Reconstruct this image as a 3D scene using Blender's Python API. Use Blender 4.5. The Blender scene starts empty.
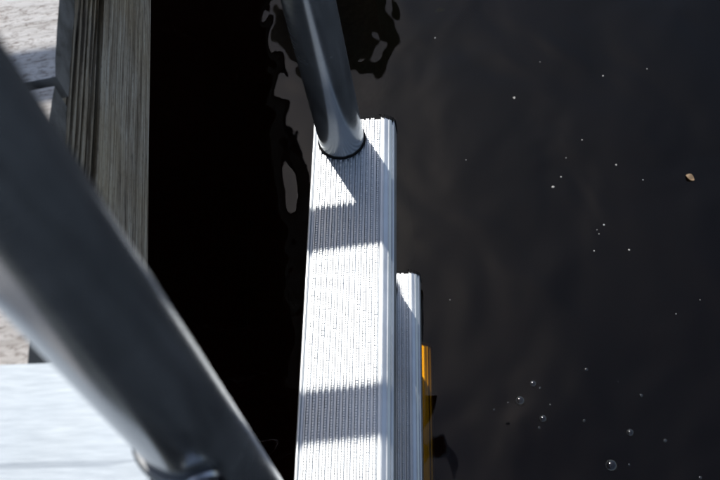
import bpy, bmesh, math, random
from mathutils import Vector, Matrix, noise

scene = bpy.context.scene
C = scene.collection
rnd = random.Random(7)

# ------------------------------------------------------------------ camera
CAM = Vector((0.12292, -0.55353, 0.72512))
cd = bpy.data.cameras.new('camera')
cam = bpy.data.objects.new('camera', cd)
C.objects.link(cam)
cam.matrix_world = Matrix(((0.991368, 0.050083, 0.121165, CAM.x),
                           (0.020063, 0.855327, -0.517700, CAM.y),
                           (-0.129563, 0.515662, 0.846939, CAM.z),
                           (0, 0, 0, 1)))
cd.sensor_fit = 'HORIZONTAL'
cd.sensor_width = 36.0
cd.lens = 49.03
cd.clip_start = 0.02
cd.clip_end = 2000
cd.dof.use_dof = True
cd.dof.focus_distance = 0.97
cd.dof.aperture_fstop = 12.0
scene.camera = cam

# ------------------------------------------------------------------ sky + sun
SUN_EL = math.radians(54.2)
SUN_AZ = math.radians(-29.0)                    # from +Y towards +X
to_sun = Vector((math.sin(SUN_AZ) * math.cos(SUN_EL), math.cos(SUN_AZ) * math.cos(SUN_EL), math.sin(SUN_EL)))
world = bpy.data.worlds.new('World')
scene.world = world
world.use_nodes = True
nt = world.node_tree
nt.nodes.clear()
sky = nt.nodes.new('ShaderNodeTexSky')
sky.sky_type = 'NISHITA'
sky.sun_disc = False
sky.sun_elevation = SUN_EL
sky.sun_rotation = SUN_AZ
sky.air_density = 1.0
sky.dust_density = 1.2
bg = nt.nodes.new('ShaderNodeBackground')
bg.inputs['Strength'].default_value = 0.10
wo = nt.nodes.new('ShaderNodeOutputWorld')
# thin high cloud veil, the same all over the sky
tc = nt.nodes.new('ShaderNodeTexCoord')
cn = nt.nodes.new('ShaderNodeTexNoise')
cn.inputs['Scale'].default_value = 2.6
cn.inputs['Detail'].default_value = 6
cn.inputs['Roughness'].default_value = 0.55
cr = nt.nodes.new('ShaderNodeMapRange')
cr.inputs['From Min'].default_value = 0.42
cr.inputs['From Max'].default_value = 0.72
cr.inputs['To Min'].default_value = 0.05
cr.inputs['To Max'].default_value = 0.11
cm = nt.nodes.new('ShaderNodeMixRGB')
cm.inputs['Color2'].default_value = (6.5, 6.6, 6.8, 1)
nt.links.new(tc.outputs['Generated'], cn.inputs['Vector'])
nt.links.new(cn.outputs['Fac'], cr.inputs['Value'])
nt.links.new(cr.outputs['Result'], cm.inputs['Fac'])
nt.links.new(sky.outputs['Color'], cm.inputs['Color1'])
nt.links.new(cm.outputs['Color'], bg.inputs['Color'])
nt.links.new(bg.outputs['Background'], wo.inputs['Surface'])

sd = bpy.data.lights.new('sun', 'SUN')
sd.energy = 3.4
sd.angle = math.radians(0.53)
sd.color = (1.0, 0.955, 0.89)
sun = bpy.data.objects.new('sun', sd)
C.objects.link(sun)
sun.rotation_euler = (-to_sun).to_track_quat('-Z', 'Y').to_euler()

scene.view_settings.view_transform = 'Standard'
scene.view_settings.look = 'None'
scene.view_settings.exposure = 0.2
scene.view_settings.gamma = 1.0
scene.render.engine = 'CYCLES'

# ------------------------------------------------------------------ helpers
WATER_Z = -0.34
DECK_Z = 0.25


def finish(bm, name, mat, parent=None, smooth=None):
    me = bpy.data.meshes.new(name)
    bm.normal_update()
    bm.to_mesh(me)
    bm.free()
    if mat:
        me.materials.append(mat)
    o = bpy.data.objects.new(name, me)
    C.objects.link(o)
    if parent:
        o.parent = parent
    if smooth is not None:
        for p in me.polygons:
            p.use_smooth = True
        if smooth < 180:
            me.set_sharp_from_angle(angle=math.radians(smooth))
    return o


def empty(name, loc, label, cat, group=None):
    o = bpy.data.objects.new(name, None)
    o.location = loc
    o.empty_display_size = 0.05
    C.objects.link(o)
    o['label'] = label
    o['category'] = cat
    if group:
        o['group'] = group
    return o


def tube(bm, pts, r, n=40, caps=True):
    """round tube swept along a polyline (parallel transport)."""
    pts = [Vector(p) for p in pts]
    t0 = (pts[1] - pts[0]).normalized()
    a = Vector((1, 0, 0)) if abs(t0.x) < 0.9 else Vector((0, 1, 0))
    nrm = (a - t0 * a.dot(t0)).normalized()
    rings = []
    for i, p in enumerate(pts):
        if i == 0:
            t = t0
        elif i == len(pts) - 1:
            t = (pts[-1] - pts[-2]).normalized()
        else:
            t = ((pts[i] - pts[i - 1]).normalized() + (pts[i + 1] - pts[i]).normalized()).normalized()
        nrm = (nrm - t * nrm.dot(t)).normalized()
        b = t.cross(nrm)
        rings.append([bm.verts.new(p + (nrm * math.cos(2 * math.pi * k / n) + b * math.sin(2 * math.pi * k / n)) * r) for k in range(n)])
    for q in range(len(rings) - 1):
        for k in range(n):
            bm.faces.new((rings[q][k], rings[q][(k + 1) % n], rings[q + 1][(k + 1) % n], rings[q + 1][k]))
    if caps:
        bm.faces.new(list(reversed(rings[0])))
        bm.faces.new(rings[-1])


def arc(c, u, v, r, a0, a1, n=12):
    c, u, v = Vector(c), Vector(u), Vector(v)
    return [c + u * (r * math.cos(math.radians(a0 + (a1 - a0) * i / n))) + v * (r * math.sin(math.radians(a0 + (a1 - a0) * i / n))) for i in range(n + 1)]


def box(bm, lo, hi):
    x0, y0, z0 = lo
    x1, y1, z1 = hi
    v = [bm.verts.new(p) for p in ((x0, y0, z0), (x1, y0, z0), (x1, y1, z0), (x0, y1, z0), (x0, y0, z1), (x1, y0, z1), (x1, y1, z1), (x0, y1, z1))]
    for f in ((3, 2, 1, 0), (4, 5, 6, 7), (0, 1, 5, 4), (1, 2, 6, 5), (2, 3, 7, 6), (3, 0, 4, 7)):
        bm.faces.new([v[i] for i in f])


def bevel(bm, w, seg=2):
    bmesh.ops.bevel(bm, geom=bm.edges[:], offset=w, segments=seg, affect='EDGES', profile=0.5)


# ------------------------------------------------------------------ materials
def mat(name):
    m = bpy.data.materials.new(name)
    m.use_nodes = True
    n = m.node_tree
    return m, n, n.nodes['Principled BSDF'], n.links


def N(n, typ, **kw):
    o = n.nodes.new(typ)
    for k, v in kw.items():
        if k in o.inputs:
            o.inputs[k].default_value = v
        else:
            setattr(o, k, v)
    return o


def ramp(n, stops):
    r = n.nodes.new('ShaderNodeValToRGB')
    e = r.color_ramp.elements
    while len(e) < len(stops):
        e.new(0.5)
    for i, (p, c) in enumerate(stops):
        e[i].position = p
        e[i].color = (*c, 1) if len(c) == 3 else c
    return r


def metal(name, base, rough, var, stretch, bump=0.02, metallic=1.0, scale=60, lo=0.80, oxide=0.0):
    m, n, b, L = mat(name)
    t = N(n, 'ShaderNodeTexCoord')
    mp = N(n, 'ShaderNodeMapping')
    mp.inputs['Scale'].default_value = stretch
    L.new(t.outputs['Object'], mp.inputs['Vector'])
    no = N(n, 'ShaderNodeTexNoise', Scale=scale, Detail=5, Roughness=0.6)
    L.new(mp.outputs['Vector'], no.inputs['Vector'])
    big = N(n, 'ShaderNodeTexNoise', Scale=14, Detail=4, Roughness=0.6)
    L.new(t.outputs['Object'], big.inputs['Vector'])
    ad = N(n, 'ShaderNodeMath', operation='ADD')
    L.new(no.outputs['Fac'], ad.inputs[0])
    L.new(big.outputs['Fac'], ad.inputs[1])
    r = N(n, 'ShaderNodeMapRange')
    r.inputs['From Min'].default_value = 0.6
    r.inputs['From Max'].default_value = 1.4
    r.inputs['To Min'].default_value = rough - var
    r.inputs['To Max'].default_value = rough + var
    L.new(ad.outputs[0], r.inputs['Value'])
    L.new(r.outputs['Result'], b.inputs['Roughness'])
    c = ramp(n, [(0.3, tuple(x * lo for x in base)), (0.7, base)])
    L.new(big.outputs['Fac'], c.inputs['Fac'])
    L.new(c.outputs['Color'], b.inputs['Base Color'])
    bu = N(n, 'ShaderNodeBump', Strength=bump, Distance=0.001)
    L.new(no.outputs['Fac'], bu.inputs['Height'])
    L.new(bu.outputs['Normal'], b.inputs['Normal'])
    b.inputs['Metallic'].default_value = metallic
    if oxide:
        ox = N(n, 'ShaderNodeTexNoise', Scale=55, Detail=6, Roughness=0.68, Distortion=0.8)
        mo = N(n, 'ShaderNodeMapping')
        mo.inputs["Scale"].default_value = (1.4, 1.4, 0.22)
        L.new(t.outputs['Object'], mo.inputs['Vector'])
        L.new(mo.outputs['Vector'], ox.inputs['Vector'])
        rm = N(n, 'ShaderNodeMapRange')
        rm.inputs['From Min'].default_value = 0.35
        rm.inputs['From Max'].default_value = 0.68
        rm.inputs['To Min'].default_value = metallic + oxide
        rm.inputs['To Max'].default_value = metallic - oxide
        L.new(ox.outputs['Fac'], rm.inputs['Value'])
        L.new(rm.outputs['Result'], b.inputs['Metallic'])
    return m


M_TUBE = metal('brushed_aluminium_tube', (0.60, 0.62, 0.635), 0.21, 0.09, (1.5, 1.5, 24), 0.045, scale=26, metallic=0.86, lo=0.75, oxide=0.05)
M_TREAD = metal('mill_aluminium_tread', (0.70, 0.735, 0.765), 0.47, 0.08, (9, 1, 9), 0.05, metallic=0.95)
M_PLATE = metal('bright_aluminium_plate', (0.49, 0.54, 0.585), 0.68, 0.08, (1, 9, 9), 0.2, metallic=0.7)
M_CLAMP = metal('dull_aluminium_clamp', (0.26, 0.27, 0.28), 0.55, 0.08, (3, 3, 3), 0.2)
M_BOLT = metal('zinc_bolt', (0.66, 0.66, 0.68), 0.24, 0.06, (3, 3, 3), 0.1)


def plain(name, col, rough):
    m, n, b, L = mat(name)
    t = N(n, 'ShaderNodeTexCoord')
    no = N(n, 'ShaderNodeTexNoise', Scale=400, Detail=3)
    L.new(t.outputs['Object'], no.inputs['Vector'])
    c = ramp(n, [(0.3, tuple(x * 0.7 for x in col)), (0.7, col)])
    L.new(no.outputs['Fac'], c.inputs['Fac'])
    L.new(c.outputs['Color'], b.inputs['Base Color'])
    b.inputs['Roughness'].default_value = rough
    return m


M_CAP = plain('black_plastic_cap', (0.010, 0.010, 0.011), 0.8)
M_CAP.node_tree.nodes['Principled BSDF'].inputs['Specular IOR Level'].default_value = 0.12


def deck_mat():
    m, n, b, L = mat('weathered_deck_board')
    t = N(n, 'ShaderNodeTexCoord')
    oi = N(n, 'ShaderNodeObjectInfo')
    off = N(n, 'ShaderNodeVectorMath', operation='SCALE')
    off.inputs['Scale'].default_value = 37.0
    cx = N(n, 'ShaderNodeCombineXYZ')
    L.new(oi.outputs['Random'], cx.inputs[0])
    L.new(oi.outputs['Random'], cx.inputs[2])
    L.new(cx.outputs[0], off.inputs[0])
    ad = N(n, 'ShaderNodeVectorMath', operation='ADD')
    L.new(t.outputs['Object'], ad.inputs[0])
    L.new(off.outputs[0], ad.inputs[1])
    mp = N(n, 'ShaderNodeMapping')
    mp.inputs['Scale'].default_value = (5, 75, 75)
    L.new(ad.outputs[0], mp.inputs['Vector'])
    g = N(n, 'ShaderNodeTexNoise', Scale=2.4, Detail=8, Roughness=0.7, Distortion=0.15)
    L.new(mp.outputs[0], g.inputs['Vector'])
    mp2 = N(n, 'ShaderNodeMapping')
    mp2.inputs['Scale'].default_value = (70, 190, 190)
    L.new(ad.outputs[0], mp2.inputs['Vector'])
    sp = N(n, 'ShaderNodeTexNoise', Scale=2.0, Detail=4, Roughness=0.7)
    L.new(mp2.outputs[0], sp.inputs['Vector'])
    blotch = N(n, 'ShaderNodeTexNoise', Scale=16, Detail=4)
    L.new(ad.outputs[0], blotch.inputs['Vector'])
    c1 = ramp(n, [(0.28, (0.27, 0.245, 0.225)), (0.42, (0.47, 0.455, 0.44)), (0.62, (0.60, 0.59, 0.58))])
    L.new(g.outputs['Fac'], c1.inputs['Fac'])
    c2 = ramp(n, [(0.33, (0.35, 0.30, 0.27)), (0.50, (1, 1, 1))])
    L.new(sp.outputs['Fac'], c2.inputs['Fac'])
    mx = N(n, 'ShaderNodeMixRGB', blend_type='MULTIPLY')
    mx.inputs['Fac'].default_value = 0.85
    L.new(c1.outputs['Color'], mx.inputs['Color1'])
    L.new(c2.outputs['Color'], mx.inputs['Color2'])
    c3 = ramp(n, [(0.35, (0.84, 0.81, 0.78)), (0.6, (1, 1, 1))])
    L.new(blotch.outputs['Fac'], c3.inputs['Fac'])
    mx2 = N(n, 'ShaderNodeMixRGB', blend_type='MULTIPLY')
    mx2.inputs['Fac'].default_value = 1
    L.new(mx.outputs['Color'], mx2.inputs['Color1'])
    L.new(c3.outputs['Color'], mx2.inputs['Color2'])
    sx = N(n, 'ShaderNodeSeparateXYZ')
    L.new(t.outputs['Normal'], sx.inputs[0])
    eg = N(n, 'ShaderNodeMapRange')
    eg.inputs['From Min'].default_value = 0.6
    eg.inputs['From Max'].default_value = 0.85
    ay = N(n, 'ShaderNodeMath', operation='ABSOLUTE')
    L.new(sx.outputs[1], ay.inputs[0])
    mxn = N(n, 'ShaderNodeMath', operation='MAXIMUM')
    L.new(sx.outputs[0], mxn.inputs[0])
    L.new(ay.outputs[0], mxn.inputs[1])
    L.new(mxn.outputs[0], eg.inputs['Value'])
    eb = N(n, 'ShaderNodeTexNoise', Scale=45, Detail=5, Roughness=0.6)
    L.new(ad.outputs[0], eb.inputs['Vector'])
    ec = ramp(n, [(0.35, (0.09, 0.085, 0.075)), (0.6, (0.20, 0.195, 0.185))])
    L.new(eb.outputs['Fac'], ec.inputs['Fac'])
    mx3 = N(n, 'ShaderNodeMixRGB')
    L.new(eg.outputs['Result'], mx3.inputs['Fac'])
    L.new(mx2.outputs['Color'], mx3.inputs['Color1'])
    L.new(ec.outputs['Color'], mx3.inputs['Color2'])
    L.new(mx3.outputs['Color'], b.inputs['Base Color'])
    b.inputs['Roughness'].default_value = 0.85
    sm = N(n, 'ShaderNodeMath', operation='ADD')
    L.new(g.outputs['Fac'], sm.inputs[0])
    L.new(sp.outputs['Fac'], sm.inputs[1])
    bu = N(n, 'ShaderNodeBump', Strength=0.6, Distance=0.0015)
    L.new(sm.outputs[0], bu.inputs['Height'])
    L.new(bu.outputs['Normal'], b.inputs['Normal'])
    return m


def joist_mat():
    m, n, b, L = mat('weathered_rim_joist')
    t = N(n, 'ShaderNodeTexCoord')
    mp = N(n, 'ShaderNodeMapping')
    mp.inputs['Scale'].default_value = (40, 3.0, 150)
    L.new(t.outputs['Object'], mp.inputs['Vector'])
    g = N(n, 'ShaderNodeTexNoise', Scale=2.0, Detail=8, Roughness=0.65, Distortion=0.3)
    L.new(mp.outputs[0], g.inputs['Vector'])
    mp2 = N(n, 'ShaderNodeMapping')
    mp2.inputs['Scale'].default_value = (60, 30, 160)
    L.new(t.outputs['Object'], mp2.inputs['Vector'])
    f = N(n, 'ShaderNodeTexNoise', Scale=3.0, Detail=5, Roughness=0.7)
    L.new(mp2.outputs[0], f.inputs['Vector'])
    bl = N(n, 'ShaderNodeTexNoise', Scale=9, Detail=5, Roughness=0.6)
    L.new(t.outputs['Object'], bl.inputs['Vector'])
    c1 = ramp(n, [(0.34, (0.070, 0.054, 0.036)), (0.47, (0.285, 0.245, 0.19)), (0.60, (0.49, 0.455, 0.38))])
    L.new(g.outputs['Fac'], c1.inputs['Fac'])
    c2 = ramp(n, [(0.30, (0.45, 0.42, 0.38)), (0.5, (1, 1, 1))])
    L.new(f.outputs['Fac'], c2.inputs['Fac'])
    mx = N(n, 'ShaderNodeMixRGB', blend_type='MULTIPLY')
    mx.inputs['Fac'].default_value = 0.8
    L.new(c1.outputs['Color'], mx.inputs['Color1'])
    L.new(c2.outputs['Color'], mx.inputs['Color2'])
    c3 = ramp(n, [(0.35, (0.85, 0.78, 0.66)), (0.6, (1, 1.0, 1.0))])
    L.new(bl.outputs['Fac'], c3.inputs['Fac'])
    mx2 = N(n, 'ShaderNodeMixRGB', blend_type='MULTIPLY')
    mx2.inputs['Fac'].default_value = 1
    L.new(mx.outputs['Color'], mx2.inputs['Color1'])
    L.new(c3.outputs['Color'], mx2.inputs['Color2'])
    L.new(mx2.outputs['Color'], b.inputs['Base Color'])
    b.inputs['Roughness'].default_value = 0.9
    bu = N(n, 'ShaderNodeBump', Strength=0.7, Distance=0.0015)
    L.new(g.outputs['Fac'], bu.inputs['Height'])
    L.new(bu.outputs['Normal'], b.inputs['Normal'])
    return m


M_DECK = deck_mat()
M_JOIST = joist_mat()


def water_mat():
    m, n, b, L = mat('tea_brown_lake_water')
    n.nodes.remove(b)
    out = n.nodes['Material Output']
    t = N(n, 'ShaderNodeTexCoord')
    mp = N(n, 'ShaderNodeMapping')
    mp.inputs['Scale'].default_value = (1.0, 0.8, 1.0)
    mp.inputs['Rotation'].default_value = (0, 0, 0.5)
    L.new(t.outputs['Object'], mp.inputs['Vector'])
    w1 = N(n, 'ShaderNodeTexNoise', Scale=7.0, Detail=2, Roughness=0.45, Distortion=0.4)
    L.new(mp.outputs[0], w1.inputs['Vector'])
    w2 = N(n, 'ShaderNodeTexNoise', Scale=26.0, Detail=1.5, Roughness=0.4)
    L.new(mp.outputs[0], w2.inputs['Vector'])
    mu = N(n, 'ShaderNodeMath', operation='MULTIPLY')
    mu.inputs[1].default_value = 0.045
    L.new(w2.outputs['Fac'], mu.inputs[0])
    ad = N(n, 'ShaderNodeMath', operation='ADD')
    L.new(w1.outputs['Fac'], ad.inputs[0])
    L.new(mu.outputs[0], ad.inputs[1])
    bu = N(n, 'ShaderNodeBump', Strength=1.0, Distance=0.0085)
    L.new(ad.outputs[0], bu.inputs['Height'])
    fr = N(n, 'ShaderNodeFresnel', IOR=1.333)
    L.new(bu.outputs['Normal'], fr.inputs['Normal'])
    gl = N(n, 'ShaderNodeBsdfGlossy', Roughness=0.0)
    gl.inputs['Color'].default_value = (1, 1, 1, 1)
    L.new(bu.outputs['Normal'], gl.inputs['Normal'])
    tr = N(n, 'ShaderNodeBsdfTransparent')
    mx = N(n, 'ShaderNodeMixShader')
    L.new(fr.outputs[0], mx.inputs[0])
    L.new(tr.outputs[0], mx.inputs[1])
    L.new(gl.outputs[0], mx.inputs[2])
    L.new(mx.outputs[0], out.inputs['Surface'])
    va = N(n, 'ShaderNodeVolumeAbsorption', Density=16.0)
    va.inputs['Color'].default_value = (0.935, 0.79, 0.09, 1)
    vs = N(n, 'ShaderNodeVolumeScatter', Density=0.03, Anisotropy=0.3)
    vs.inputs['Color'].default_value = (0.4, 0.9, 1.0, 1)
    av = N(n, 'ShaderNodeAddShader')
    L.new(va.outputs[0], av.inputs[0])
    L.new(vs.outputs[0], av.inputs[1])
    L.new(av.outputs[0], out.inputs['Volume'])
    return m


M_WATER = water_mat()


def film_mat():
    m, n, b, L = mat('bubble_film')
    n.nodes.remove(b)
    out = n.nodes['Material Output']
    lw = N(n, 'ShaderNodeLayerWeight', Blend=0.25)
    mr = N(n, 'ShaderNodeMapRange')
    mr.inputs['To Min'].default_value = 0.07
    mr.inputs['To Max'].default_value = 0.30
    L.new(lw.outputs['Facing'], mr.inputs['Value'])
    gl = N(n, 'ShaderNodeBsdfGlossy', Roughness=0.13)
    tr = N(n, 'ShaderNodeBsdfTransparent')
    tr.inputs['Color'].default_value = (0.92, 0.92, 0.92, 1)
    mx = N(n, 'ShaderNodeMixShader')
    L.new(mr.outputs[0], mx.inputs[0])
    L.new(tr.outputs[0], mx.inputs[1])
    L.new(gl.outputs[0], mx.inputs[2])
    L.new(mx.outputs[0], out.inputs['Surface'])
    return m


M_FILM = film_mat()
M_SPECK = plain('pale_floating_speck', (0.45, 0.44, 0.41), 0.5)
M_BROWN = plain('brown_leaf_bit', (0.30, 0.20, 0.11), 0.6)
M_GREEN = plain('green_leaf', (0.04, 0.14, 0.06), 0.7)

# ------------------------------------------------------------------ water
bm = bmesh.new()
box(bm, (-120, -120, -4.0), (120, 120, 0))
wtr = finish(bm, 'water', M_WATER)
wtr.location = (0, 0, WATER_Z)
wtr['kind'] = 'structure'
wtr['label'] = 'still dark brown lake water around the ladder'

# ------------------------------------------------------------------ wooden dock
DA = math.radians(7.22)
dock = empty('wooden_dock', (-0.1646, -0.0506, WATER_Z), 'weathered grey wooden dock edge with bare cross boards at left', 'dock')
dock.rotation_euler = (0, 0, DA)          # local x = out over the water, y = along the edge
dz = DECK_Z - WATER_Z                     # deck top in the dock's local z
BT, BW, GAP = 0.025, 0.1365, 0.0085
gap_v = -0.0735                           # centre of the visible gap, along the edge


def board_mesh(seed):
    bm = bmesh.new()
    nx, ny = 60, 10
    Lb = 2.2
    top = []
    for i in range(nx + 1):
        # finer near the visible end
        u = -Lb * (1 - (i / nx)) ** 2
        row = []
        for j in range(ny + 1):
            v = (j / ny - 0.5) * BW
            e = min(j, ny - j)
            drop = -0.0022 if e == 0 else (-0.0005 if e == 1 else 0)
            if i == nx:
                drop -= 0.0018
            cup = -0.0012 * (2 * v / BW) ** 2
            z = drop + cup + 0.0009 * noise.noise(Vector((u * 3, v * 90, seed * 5.3)))
            du = 0.0012 * noise.noise(Vector((v * 60, seed * 3.1, 0))) if i == nx else 0
            dv = 0.0008 * noise.noise(Vector((u * 25, seed * 7.7, j)))
            row.append(bm.verts.new((u + du, v + dv, z)))
        top.append(row)
    for i in range(nx):
        for j in range(ny):
            bm.faces.new((top[i][j], top[i + 1][j], top[i + 1][j + 1], top[i][j + 1]))
    rim = [top[i][0] for i in range(nx + 1)] + [top[nx][j] for j in range(1, ny + 1)] + [top[i][ny] for i in range(nx - 1, -1, -1)] + [top[0][j] for j in range(ny - 1, 0, -1)]
    low = [bm.verts.new((v.co.x, v.co.y, -BT)) for v in rim]
    k = len(rim)
    for i in range(k):
        bm.faces.new((rim[(i + 1) % k], rim[i], low[i], low[(i + 1) % k]))
    bm.faces.new(list(reversed(low)))
    bmesh.ops.recalc_face_normals(bm, faces=bm.faces[:])
    me = bpy.data.meshes.new('deck_board')
    bm.to_mesh(me)
    bm.free()
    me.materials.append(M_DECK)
    for p in me.polygons:
        p.use_smooth = True
    me.set_sharp_from_angle(angle=math.radians(50))
    return me


bmeshes = [board_mesh(s) for s in range(4)]
pitch = BW + GAP
for i in range(-8, 14):
    o = bpy.data.objects.new('deck_board', bmeshes[i % 4])
    C.objects.link(o)
    o.parent = dock
    o.location = (rnd.uniform(-0.0015, 0.0015) if i not in (0, -1) else 0, gap_v + pitch * (i + 0.5), dz)

# rim joist: 38 x 184 mm, its face split and furrowed along the grain
JH = 0.198
bm = bmesh.new()
NV, NZ = 420, 200
V0, V1 = gap_v - 8 * pitch, gap_v + 14 * pitch
cracks = [  # depth fraction from the top, half width, depth, wander, seed
    (0.335, 0.0030, 0.0220, 0.008, 1.0), (0.290, 0.0016, 0.0090, 0.006, 2.0), (0.255, 0.0015, 0.0080, 0.006, 3.3),
    (0.215, 0.0015, 0.0070, 0.006, 4.1), (0.165, 0.0016, 0.0075, 0.005, 5.7), (0.115, 0.0014, 0.0055, 0.005, 6.2),
    (0.060, 0.0013, 0.0050, 0.004, 7.9), (0.43, 0.0010, 0.0030, 0.006, 8.8), (0.50, 0.0009, 0.0030, 0.006, 9.4), (0.56, 0.0008, 0.0020, 0.006, 19.4),
    (0.61, 0.0010, 0.0028, 0.005, 10.1), (0.70, 0.0010, 0.0030, 0.005, 11.6), (0.75, 0.0008, 0.0020, 0.005, 21.6), (0.80, 0.0010, 0.0028, 0.005, 12.2), (0.90, 0.0010, 0.0025, 0.004, 13.5)]
grid = []
for i in range(NV + 1):
    v = V0 + (V1 - V0) * i / NV
    row = []
    for j in range(NZ + 1):
        s = j / NZ * JH
        dn = 0.0
        d = 0.0010 * noise.noise(Vector((v * 2.0, s * 160, 1.7))) + 0.0006 * noise.noise(Vector((v * 5.0, s * 420, 8.2)))
        for fr, hw, dep, wan, sd_ in cracks:
            c = fr * JH + wan * noise.noise(Vector((v * 1.6, sd_ * 9.1, 0))) + 0.0012 * noise.noise(Vector((v * 14, sd_ * 3.7, 2)))
            k = abs(s - c) / hw
            if k < 3:
                act = max(0.0, min(1.0, 0.75 + 1.1 * noise.noise(Vector((v * 4.0, sd_ * 5.5, 4)))))
                if dep > 0.01:
                    act = 1.0
                e_ = dep * act * math.exp(-k * k)
                d -= e_
                if dep > 0.004:
                    dn += e_ * 1.25
        if j in (0, NZ):
            d -= 0.004
        elif j in (1, NZ - 1):
            d -= 0.0015
        row.append(bm.verts.new((-0.006 + d, v, -BT - 0.0006 - min(JH, s + dn))))
    grid.append(row)
for i in range(NV):
    for j in range(NZ):
        bm.faces.new((grid[i][j], grid[i][j + 1], grid[i + 1][j + 1], grid[i + 1][j]))
bk = [[bm.verts.new((-0.044, V0 if i == 0 else V1, -BT - 0.0006 - (0 if j == 0 else JH))) for j in (0, 1)] for i in (0, 1)]
topl = [grid[i][0] for i in range(NV + 1)]
botl = [grid[i][NZ] for i in range(NV + 1)]
bm.faces.new(topl + [bk[1][0], bk[0][0]])
bm.faces.new(list(reversed(botl)) + [bk[0][1], bk[1][1]])
bm.faces.new((bk[0][0], bk[1][0], bk[1][1], bk[0][1]))
bm.faces.new([grid[0][j] for j in range(NZ, -1, -1)] + [bk[0][0], bk[0][1]])
bm.faces.new([grid[NV][j] for j in range(NZ + 1)] + [bk[1][1], bk[1][0]])
bmesh.ops.recalc_face_normals(bm, faces=bm.faces[:])
j0 = finish(bm, 'rim_joist', M_JOIST, dock, smooth=60)
j0.location = (0, 0, dz)
# stringers and beams below the boards
for u in (-0.7, -1.4, -2.1):
    bm = bmesh.new()
    box(bm, (-0.019, V0, -JH), (0.019, V1, 0))
    bevel(bm, 0.003, 1)
    o = finish(bm, 'stringer', M_JOIST, dock)
    o.location = (u, 0, dz - BT - 0.001)


bm = bmesh.new()  # unseen strip added on the dock edge to shade the second step
box(bm, (-0.004, 0.085, -0.046), (0.052, 0.40, -0.003))
bevel(bm, 0.004, 2)
o = finish(bm, 'shade_blocker_strip', M_JOIST, dock)
o.location = (0, 0, dz)


def piling(name, u, v, r, top):
    bm = bmesh.new()
    n, m = 28, 14
    rings = []
    z0 = -2.0
    for q in range(m + 1):
        z = z0 + (top - z0) * q / m
        ring = []
        for k in range(n):
            a = 2 * math.pi * k / n
            rr = r * (1 + 0.04 * noise.noise(Vector((math.cos(a) * 2, math.sin(a) * 2, z * 1.2)))) * (0.93 if q == m else 1)
            ring.append(bm.verts.new((rr * math.cos(a), rr * math.sin(a), z + (0.006 if q == m else 0))))
        rings.append(ring)
    for q in range(m):
        for k in range(n):
            bm.faces.new((rings[q][k], rings[q][(k + 1) % n], rings[q + 1][(k + 1) % n], rings[q + 1][k]))
    bm.faces.new(rings[-1])
    bm.faces.new(list(reversed(rings[0])))
    o = finish(bm, name, M_JOIST, dock, smooth=50)
    o.location = (u, v, 0)
    return o


piling('piling', 0.115, 1.32, 0.105, 0.93)
piling('piling', -1.9, 1.32, 0.105, 0.40)
piling('piling', -1.9, -0.9, 0.105, 0.40)

# ------------------------------------------------------------------ ladder
TX0, TX1 = -0.0281, 0.0487
Y_FAR, Y_NEAR = 0.0, -0.4125
T_END, T_START = 0.0245, -0.4325
RT = 0.0211
ladder = empty('dock_ladder', (0, 0, -1.15), 'aluminium dock ladder with ribbed steps and round side rails in the water', 'ladder')
LZ = 1.15


def rail_path(y):
    p = [(0, y, -1.15), (0, y, -0.8), (0, y, -0.4), (0, y, 0), (0, y, 0.4), (0, y, 0.8), (0, y, 1.10)]
    p += arc((-0.12, y, 1.12), (1, 0, 0), (0, 0, 1), 0.12, 0, 90)
    p += [(-0.2, y, 1.24)]
    p += arc((-0.35, y, 1.12), (0, 0, 1), (-1, 0, 0), 0.12, 0, 90)
    p += [(-0.47, y, 1.0), (-0.47, y, 0.262)]
    return [(a, b, c + LZ) for a, b, c in p]


rails = []
for y in (Y_FAR, Y_NEAR):
    bm = bmesh.new()
    tube(bm, rail_path(y), RT, 56)
    r = finish(bm, 'side_rail', M_TUBE, ladder, smooth=50)
    rails.append(r)
    bm = bmesh.new()
    bmesh.ops.create_cone(bm, cap_ends=True, segments=40, radius1=0.045, radius2=0.043, depth=0.01)
    f = finish(bm, 'foot_flange', M_CLAMP, r, smooth=40)
    f.location = (-0.47, y, DECK_Z + 0.0055 + LZ)

# tread profile (x, z), rib tops at z = 0
PITCH = 0.0049
RX0 = -0.0220
NR = 12
RIBH = 0.0020


def tread_profile():
    p = [(TX0 + 0.0006, -0.027), (TX0, -0.026), (TX0, -0.0025), (TX0 + 0.0003, -0.0006), (TX0 + 0.0011, 0.0), (TX0 + 0.0021, 0.0),
         (TX0 + 0.0027, -0.0008), (TX0 + 0.0030, -RIBH - 0.0006), (TX0 + 0.0045, -RIBH - 0.0008), (RX0 - 0.0008, -RIBH)]
    xr = RX0 + NR * PITCH - 0.0016
    p += [(xr + 0.0004, -RIBH), (xr + 0.0008, -0.0007), (xr + 0.0014, -0.0002), (xr + 0.0034, -0.0003), (xr + 0.0038, -0.0010), (xr + 0.0043, -0.0011), (xr + 0.0047, -0.0007),
          (xr + 0.0060, -0.0012), (xr + 0.0076, -0.0020), (xr + 0.0079, -0.0027), (xr + 0.0084, -0.0028), (xr + 0.0088, -0.0026), (xr + 0.0108, -0.0045), (TX1 - 0.0026, -0.0066), (TX1 - 0.0022, -0.0078), (TX1 - 0.0017, -0.0079), (TX1 - 0.0013, -0.0072), (TX1 - 0.0005, -0.0078), (TX1, -0.0100),
          (TX1, -0.0255), (TX1 - 0.0012, -0.027)]
    return p


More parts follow.
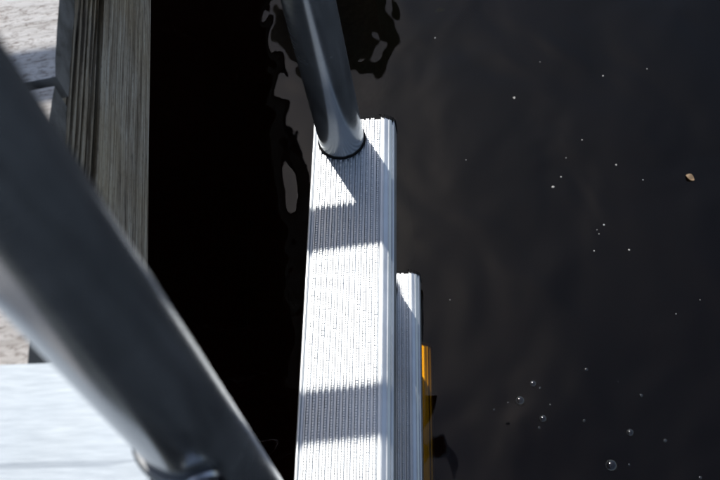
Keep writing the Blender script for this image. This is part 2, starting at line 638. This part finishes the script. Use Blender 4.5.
def make_tread_mesh():
    prof = tread_profile()
    bm = bmesh.new()
    ys = [T_START, T_START + 0.002, T_END - 0.002, T_END]
    rings = [[bm.verts.new((x, y, z)) for x, z in prof] for y in ys]
    k = len(prof)
    for q in range(len(ys) - 1):
        for i in range(k):
            bm.faces.new((rings[q][i], rings[q][(i + 1) % k], rings[q + 1][(i + 1) % k], rings[q + 1][i]))
    bm.faces.new(list(reversed(rings[0])))
    bm.faces.new(rings[-1])
    bmesh.ops.recalc_face_normals(bm, faces=bm.faces[:])
    me = bpy.data.meshes.new('tread')
    bm.to_mesh(me)
    bm.free()
    me.materials.append(M_TREAD)
    for p in me.polygons:
        p.use_smooth = True
    me.set_sharp_from_angle(angle=math.radians(35))
    return me


def make_rib_mesh():
    """serrated anti-slip ribs: every rib a row of small teeth"""
    bm = bmesh.new()
    step = 0.0021
    for r in range(NR):
        step = 0.0021 * rnd.uniform(0.86, 1.14)
        n = int((T_END - T_START - 0.0010) / step)
        x = RX0 + r * PITCH
        w = 0.0033
        prev = None
        ph = rnd.random() * step
        for i in range(n):
            y0 = T_START + 0.0003 + ph * 0.5 + (i + rnd.uniform(-0.16, 0.16) * (0 < i < n - 1)) * step
            for dy, h in ((0.0, RIBH), (step * 0.52, RIBH), (step * 0.62, RIBH * 0.74), (step * 0.90, RIBH * 0.74)):
                y = y0 + dy
                z = -RIBH + h
                # a narrow plain ridge beside the toothed one
                pts = [(x, -RIBH - 0.0003), (x + 0.0001, -0.0001), (x + 0.0006, -0.0001), (x + 0.0008, -RIBH * 0.8),
                       (x + 0.0010, z - 0.0002), (x + 0.0013, z), (x + w - 0.0004, z), (x + w, -RIBH - 0.0003)]
                ring = [bm.verts.new((a, y, b)) for a, b in pts]
                if prev:
                    for q in range(len(pts) - 1):
                        bm.faces.new((prev[q], prev[q + 1], ring[q + 1], ring[q]))
                prev = ring
    bmesh.ops.recalc_face_normals(bm, faces=bm.faces[:])
    me = bpy.data.meshes.new('tread_ribs')
    bm.to_mesh(me)
    bm.free()
    me.materials.append(M_TREAD)
    return me


def make_cap_mesh(sgn):
    """black plug over the open end; plan corners rounded"""
    bm = bmesh.new()
    prof = [(x, z) for x, z in tread_profile()]
    cx, cz = (TX0 + TX1) / 2, -0.0135
    lay = []
    for dy, s in ((-0.0012, 1.02), (0.0022, 1.02), (0.0036, 0.99), (0.0044, 0.93)):
        lay.append([bm.verts.new((cx + (x - cx) * s, dy * sgn, cz + (z - cz) * s)) for x, z in prof])
    k = len(prof)
    for q in range(3):
        for i in range(k):
            bm.faces.new((lay[q][i], lay[q][(i + 1) % k], lay[q + 1][(i + 1) % k], lay[q + 1][i]))
    bm.faces.new(lay[0])
    bm.faces.new(lay[-1])
    bmesh.ops.recalc_face_normals(bm, faces=bm.faces[:])
    me = bpy.data.meshes.new('end_cap')
    bm.to_mesh(me)
    bm.free()
    me.materials.append(M_CAP)
    return me


def make_seal_mesh():
    bm = bmesh.new()
    n, m = 48, 8
    R0, r0 = RT + 0.0004, 0.0011
    rings = []
    for k in range(n):
        a = 2 * math.pi * k / n
        zz = 0.0003 * math.sin(a * 14)
        rings.append([bm.verts.new(((R0 + r0 * math.cos(2 * math.pi * q / m)) * math.cos(a), (R0 + r0 * math.cos(2 * math.pi * q / m)) * math.sin(a), zz + r0 * math.sin(2 * math.pi * q / m))) for q in range(m)])
    for k in range(n):
        for q in range(m):
            bm.faces.new((rings[k][q], rings[(k + 1) % n][q], rings[(k + 1) % n][(q + 1) % m], rings[k][(q + 1) % m]))
    bmesh.ops.recalc_face_normals(bm, faces=bm.faces[:])
    me = bpy.data.meshes.new('rail_seal')
    bm.to_mesh(me)
    bm.free()
    me.materials.append(M_CAP)
    for p in me.polygons:
        p.use_smooth = True
    return me


t_me, r_me, cf_me, cn_me, s_me = make_tread_mesh(), make_rib_mesh(), make_cap_mesh(1), make_cap_mesh(-1), make_seal_mesh()


def child(name, me, parent, loc):
    o = bpy.data.objects.new(name, me)
    C.objects.link(o)
    o.parent = parent
    o.location = loc
    return o


TREADS = (('top step, dry, crossed by two shadow bars', 0.0), ('second step just above the water, mostly hidden by the top step', -0.300), ('step under water, glowing orange through the brown water', -0.505))
for lab, z in TREADS:
    t = child('tread', t_me, ladder, (0, 0, z + LZ))
    t['label'] = lab
    rb = child('tread_ribs', r_me, t, (0, 0, 0))
    rb['kind'] = 'stuff'
    child('end_cap', cf_me, t, (0, T_END, 0))
    child('end_cap', cn_me, t, (0, T_START, 0))
    for y in (Y_FAR, Y_NEAR):
        child('rail_seal', s_me, t, (0, y, 0.0006))

# deck bracket of the near rail: channel plate on the deck, saddle round the tube, bolt
for y in (Y_NEAR,):
    bm = bmesh.new()
    # profile across the plate (dy, z)
    pr = [(-0.085, 0.0), (-0.085, 0.0080), (0.0155, 0.0080), (0.0185, 0.0085), (0.0715, 0.0085), (0.074, 0.0078), (0.075, 0.006), (0.075, 0.0)]
    xs = [-0.40, -0.39, -0.11, -0.044]
    rows = []
    for x in xs:
        rows.append([bm.verts.new((x - (max(0.0, a - 0.012) * 0.80 if x == xs[-1] else 0), a, b)) for a, b in pr])
    k = len(pr)
    for q in range(len(xs) - 1):
        for i in range(k):
            bm.faces.new((rows[q][i], rows[q][(i + 1) % k], rows[q + 1][(i + 1) % k], rows[q + 1][i]))
    bm.faces.new(rows[0])
    bm.faces.new(rows[-1])
    bmesh.ops.recalc_face_normals(bm, faces=bm.faces[:])
    pl = finish(bm, 'mounting_plate', M_PLATE, ladder)
    pl.location = (0, y, DECK_Z + 0.0035 + LZ)
    # saddle: half sleeve round the dock side of the tube with a flat tongue under the plate
    bm = bmesh.new()
    n = 26
    a0, a1 = math.radians(105), math.radians(304)
    ri, ro, zb, zt = RT + 0.0003, RT + 0.0034, -0.03, 0.100
    sec = []
    for i in range(n + 1):
        a = a0 + (a1 - a0) * i / n
        ca, sa = math.cos(a), math.sin(a)
        sec.append([bm.verts.new((ri * ca, ri * sa, zb)), bm.verts.new((ro * ca, ro * sa, zb)), bm.verts.new((ro * ca, ro * sa, zt - 0.0015)), bm.verts.new(((ro - 0.0015) * ca, (ro - 0.0015) * sa, zt)), bm.verts.new((ri * ca, ri * sa, zt))])
    for i in range(n):
        for q in range(5):
            bm.faces.new((sec[i][q], sec[i][(q + 1) % 5], sec[i + 1][(q + 1) % 5], sec[i + 1][q]))
    bm.faces.new(sec[0])
    bm.faces.new(list(reversed(sec[-1])))
    bmesh.ops.recalc_face_normals(bm, faces=bm.faces[:])
    s = finish(bm, 'clamp_saddle', M_CLAMP, pl, smooth=35)
    # web joining saddle to plate
    bm = bmesh.new()
    box(bm, (-0.0475, -0.03, -0.028), (-RT - 0.002, 0.03, 0.002))
    bevel(bm, 0.0015, 2)
    finish(bm, 'clamp_web', M_CLAMP, pl, smooth=35)
    # bolt with washer on the near face
    ang = math.radians(291)
    d = Vector((math.cos(ang), math.sin(ang), 0))
    bm = bmesh.new()
    c0 = d * (ro - 0.0008)
    z0 = Vector((0, 0, 0.098))
    tube(bm, [c0 + z0, c0 + z0 + d * 0.0016], 0.0085, 28)
    tube(bm, [c0 + z0 + d * 0.0022, c0 + z0 + d * 0.0055], 0.0060, 6)
    bt = finish(bm, 'clamp_bolt', M_BOLT, pl, smooth=30)

# ------------------------------------------------------------------ pipe guard rail beyond the ladder
TILT = 0.085
guard = empty('pipe_guard_rail', (-0.95, 0.28 + TILT * -0.72, DECK_Z), 'two-bar metal pipe guard rail whose shadow bars cross the top step', 'guard rail')


def gy(x):
    return 0.277 + TILT * (x + 0.22) - (0.28 + TILT * -0.72)


zm, zt = 0.590 - DECK_Z, 0.856 - DECK_Z
rr = (zt - zm) / 2
bm = bmesh.new()
xe = -0.005 - rr + 0.95
cx = xe
loop = [(x, gy(x - 0.95), zm) for x in (0.0, 0.3, 0.6)]
loop += [(cx + rr * math.sin(math.radians(a)), gy(cx - 0.95 + rr * math.sin(math.radians(a))), (zm + zt) / 2 - rr * math.cos(math.radians(a))) for a in range(0, 181, 12)]
loop += [(x, gy(x - 0.95), zt) for x in (0.6, 0.3, 0.0)]
tube(bm, loop, 0.0205, 32)
finish(bm, 'hoop', M_TUBE, guard, smooth=50)
for x in (-0.25, 0.0):
    bm = bmesh.new()
    tube(bm, [(x, gy(x - 0.95), 0), (x, gy(x - 0.95), zt + 0.03)], 0.024, 32)
    po = finish(bm, 'post', M_TUBE, guard, smooth=50)
    bm = bmesh.new()
    box(bm, (x - 0.05, gy(x - 0.95) - 0.05, 0.0005), (x + 0.05, gy(x - 0.95) + 0.05, 0.008))
    bevel(bm, 0.002, 1)
    finish(bm, 'base_plate', M_CLAMP, po)

# ------------------------------------------------------------------ bubbles and specks on the water
Rm = cam.matrix_world.to_3x3()
F = 980.53


def on_water(px, py, z=WATER_Z):
    """where the thing seen there floats"""
    v = Rm @ Vector(((px - 360) / F, -(py - 240) / F, -1))
    return CAM + v * ((z - CAM.z) / v.z)


def dome_mesh():
    bm = bmesh.new()
    n, m = 20, 8
    rings = []
    for q in range(m):
        a = math.radians(-8 + 92 * q / m)
        rings.append([bm.verts.new((math.cos(a) * math.cos(2 * math.pi * k / n), math.cos(a) * math.sin(2 * math.pi * k / n), math.sin(a) * 0.9)) for k in range(n)])
    for q in range(m - 1):
        for k in range(n):
            bm.faces.new((rings[q][k], rings[q][(k + 1) % n], rings[q + 1][(k + 1) % n], rings[q + 1][k]))
    tp = bm.verts.new((0, 0, 0.9))
    for k in range(n):
        bm.faces.new((rings[-1][k], rings[-1][(k + 1) % n], tp))
    me = bpy.data.meshes.new('air_bubble')
    bm.to_mesh(me)
    bm.free()
    me.materials.append(M_FILM)
    for p in me.polygons:
        p.use_smooth = True
    return me


dome = dome_mesh()


def bubble(px, py, r, label, group=None):
    o = bpy.data.objects.new('air_bubble', dome)
    C.objects.link(o)
    p = on_water(px, py)
    o.location = (p.x, p.y, WATER_Z + 0.0004)
    o.scale = (r, r, r)
    o['label'] = label
    o['category'] = 'bubble'
    o['group'] = group or 'air bubbles on the water'
    return o


bubble(611, 466, 0.0075, 'largest clear air bubble, at the lower right on the dark water')
bubble(520, 401, 0.0060, 'second largest air bubble, beside the submerged step')
bubble(533, 384, 0.0042, 'air bubble just above the second largest bubble')
bubble(543, 419, 0.0045, 'air bubble just below the second largest bubble')
bubble(630, 433, 0.0046, 'air bubble above the largest bubble at lower right')
for px, py, r in ((586, 370, 0.0024), (641, 396, 0.0024), (584, 421, 0.0022), (665, 441, 0.0024), (539, 428, 0.0018), (494, 410, 0.0014), (508, 403, 0.0013),
                  (629, 465, 0.0016), (700, 478, 0.0020), (540, 388, 0.0014), (550, 405, 0.0012), (618, 382, 0.0010)):
    bubble(px, py, r, 'tiny air bubble on the dark water at lower right', 'tiny bubbles at the lower right')


def speck_mesh(seed):
    bm = bmesh.new()
    bmesh.ops.create_icosphere(bm, subdivisions=2, radius=1)
    for v in bm.verts:
        v.co *= 1 + 0.55 * noise.noise(v.co * 1.6 + Vector((seed * 7, 0, 0)))
        v.co.z *= 0.45
    me = bpy.data.meshes.new('floating_speck')
    bm.to_mesh(me)
    bm.free()
    me.materials.append(M_SPECK)
    return me


sm_ = [speck_mesh(i) for i in range(3)]
for i, (px, py, r) in enumerate(((514, 98, 0.0021), (553, 187, 0.0019), (561, 177, 0.0013), (616, 165, 0.0014), (582, 140, 0.0009), (566, 158, 0.0008), (604, 225, 0.0013),
                                 (629, 250, 0.0013), (599, 234, 0.0008), (594, 251, 0.0010), (603, 76, 0.0012), (647, 69, 0.0009), (643, 180, 0.0008), (466, 160, 0.0007), (435, 38, 0.0012),
                                 (597, 230, 0.0006), (676, 314, 0.0007), (450, 300, 0.0007), (540, 62, 0.0007), (700, 300, 0.0006))):
    o = bpy.data.objects.new('floating_speck', sm_[i % 3])
    C.objects.link(o)
    p = on_water(px, py)
    o.location = (p.x, p.y, WATER_Z + 0.0004)
    r *= 0.86
    o.scale = (r, r, r)
    o.rotation_euler.z = rnd.uniform(0, 6)
    o['label'] = 'tiny pale speck floating on the open dark water'
    o['category'] = 'speck'
    o['group'] = 'pale specks on the water'


def leaf(name, px, py, l, w, m, label, dz_=0.0008, rz=0.6):
    bm = bmesh.new()
    n = 10
    prev = None
    for i in range(n + 1):
        t = i / n
        hw = w * math.sin(math.pi * min(1, max(0.03, t))) ** 0.8 + 0.0003
        x = (t - 0.5) * l
        zc = 0.0015 * math.sin(t * 5) + 0.001
        ring = [bm.verts.new((x, -hw, zc + 0.0010)), bm.verts.new((x, 0, zc)), bm.verts.new((x, hw, zc + 0.0012)), bm.verts.new((x, 0, zc - 0.0006))]
        if prev:
            for q in range(4):
                bm.faces.new((prev[q], prev[(q + 1) % 4], ring[(q + 1) % 4], ring[q]))
        else:
            bm.faces.new(ring)
        prev = ring
    bm.faces.new(prev)
    bmesh.ops.recalc_face_normals(bm, faces=bm.faces[:])
    o = finish(bm, name, m, smooth=60)
    p = on_water(px, py, WATER_Z + dz_)
    o.location = (p.x, p.y, WATER_Z + dz_)
    o.rotation_euler.z = rz
    o['label'] = label
    o['category'] = 'leaf'
    return o


leaf('leaf_scrap', 690, 178, 0.012, 0.0036, M_BROWN, 'small brown leaf scrap floating near the right edge', 0.0002, -0.7)
leaf('green_leaf', 440, 11, 0.016, 0.0045, M_GREEN, 'faint green leaf just under the water near the top', -0.22, 0.3)
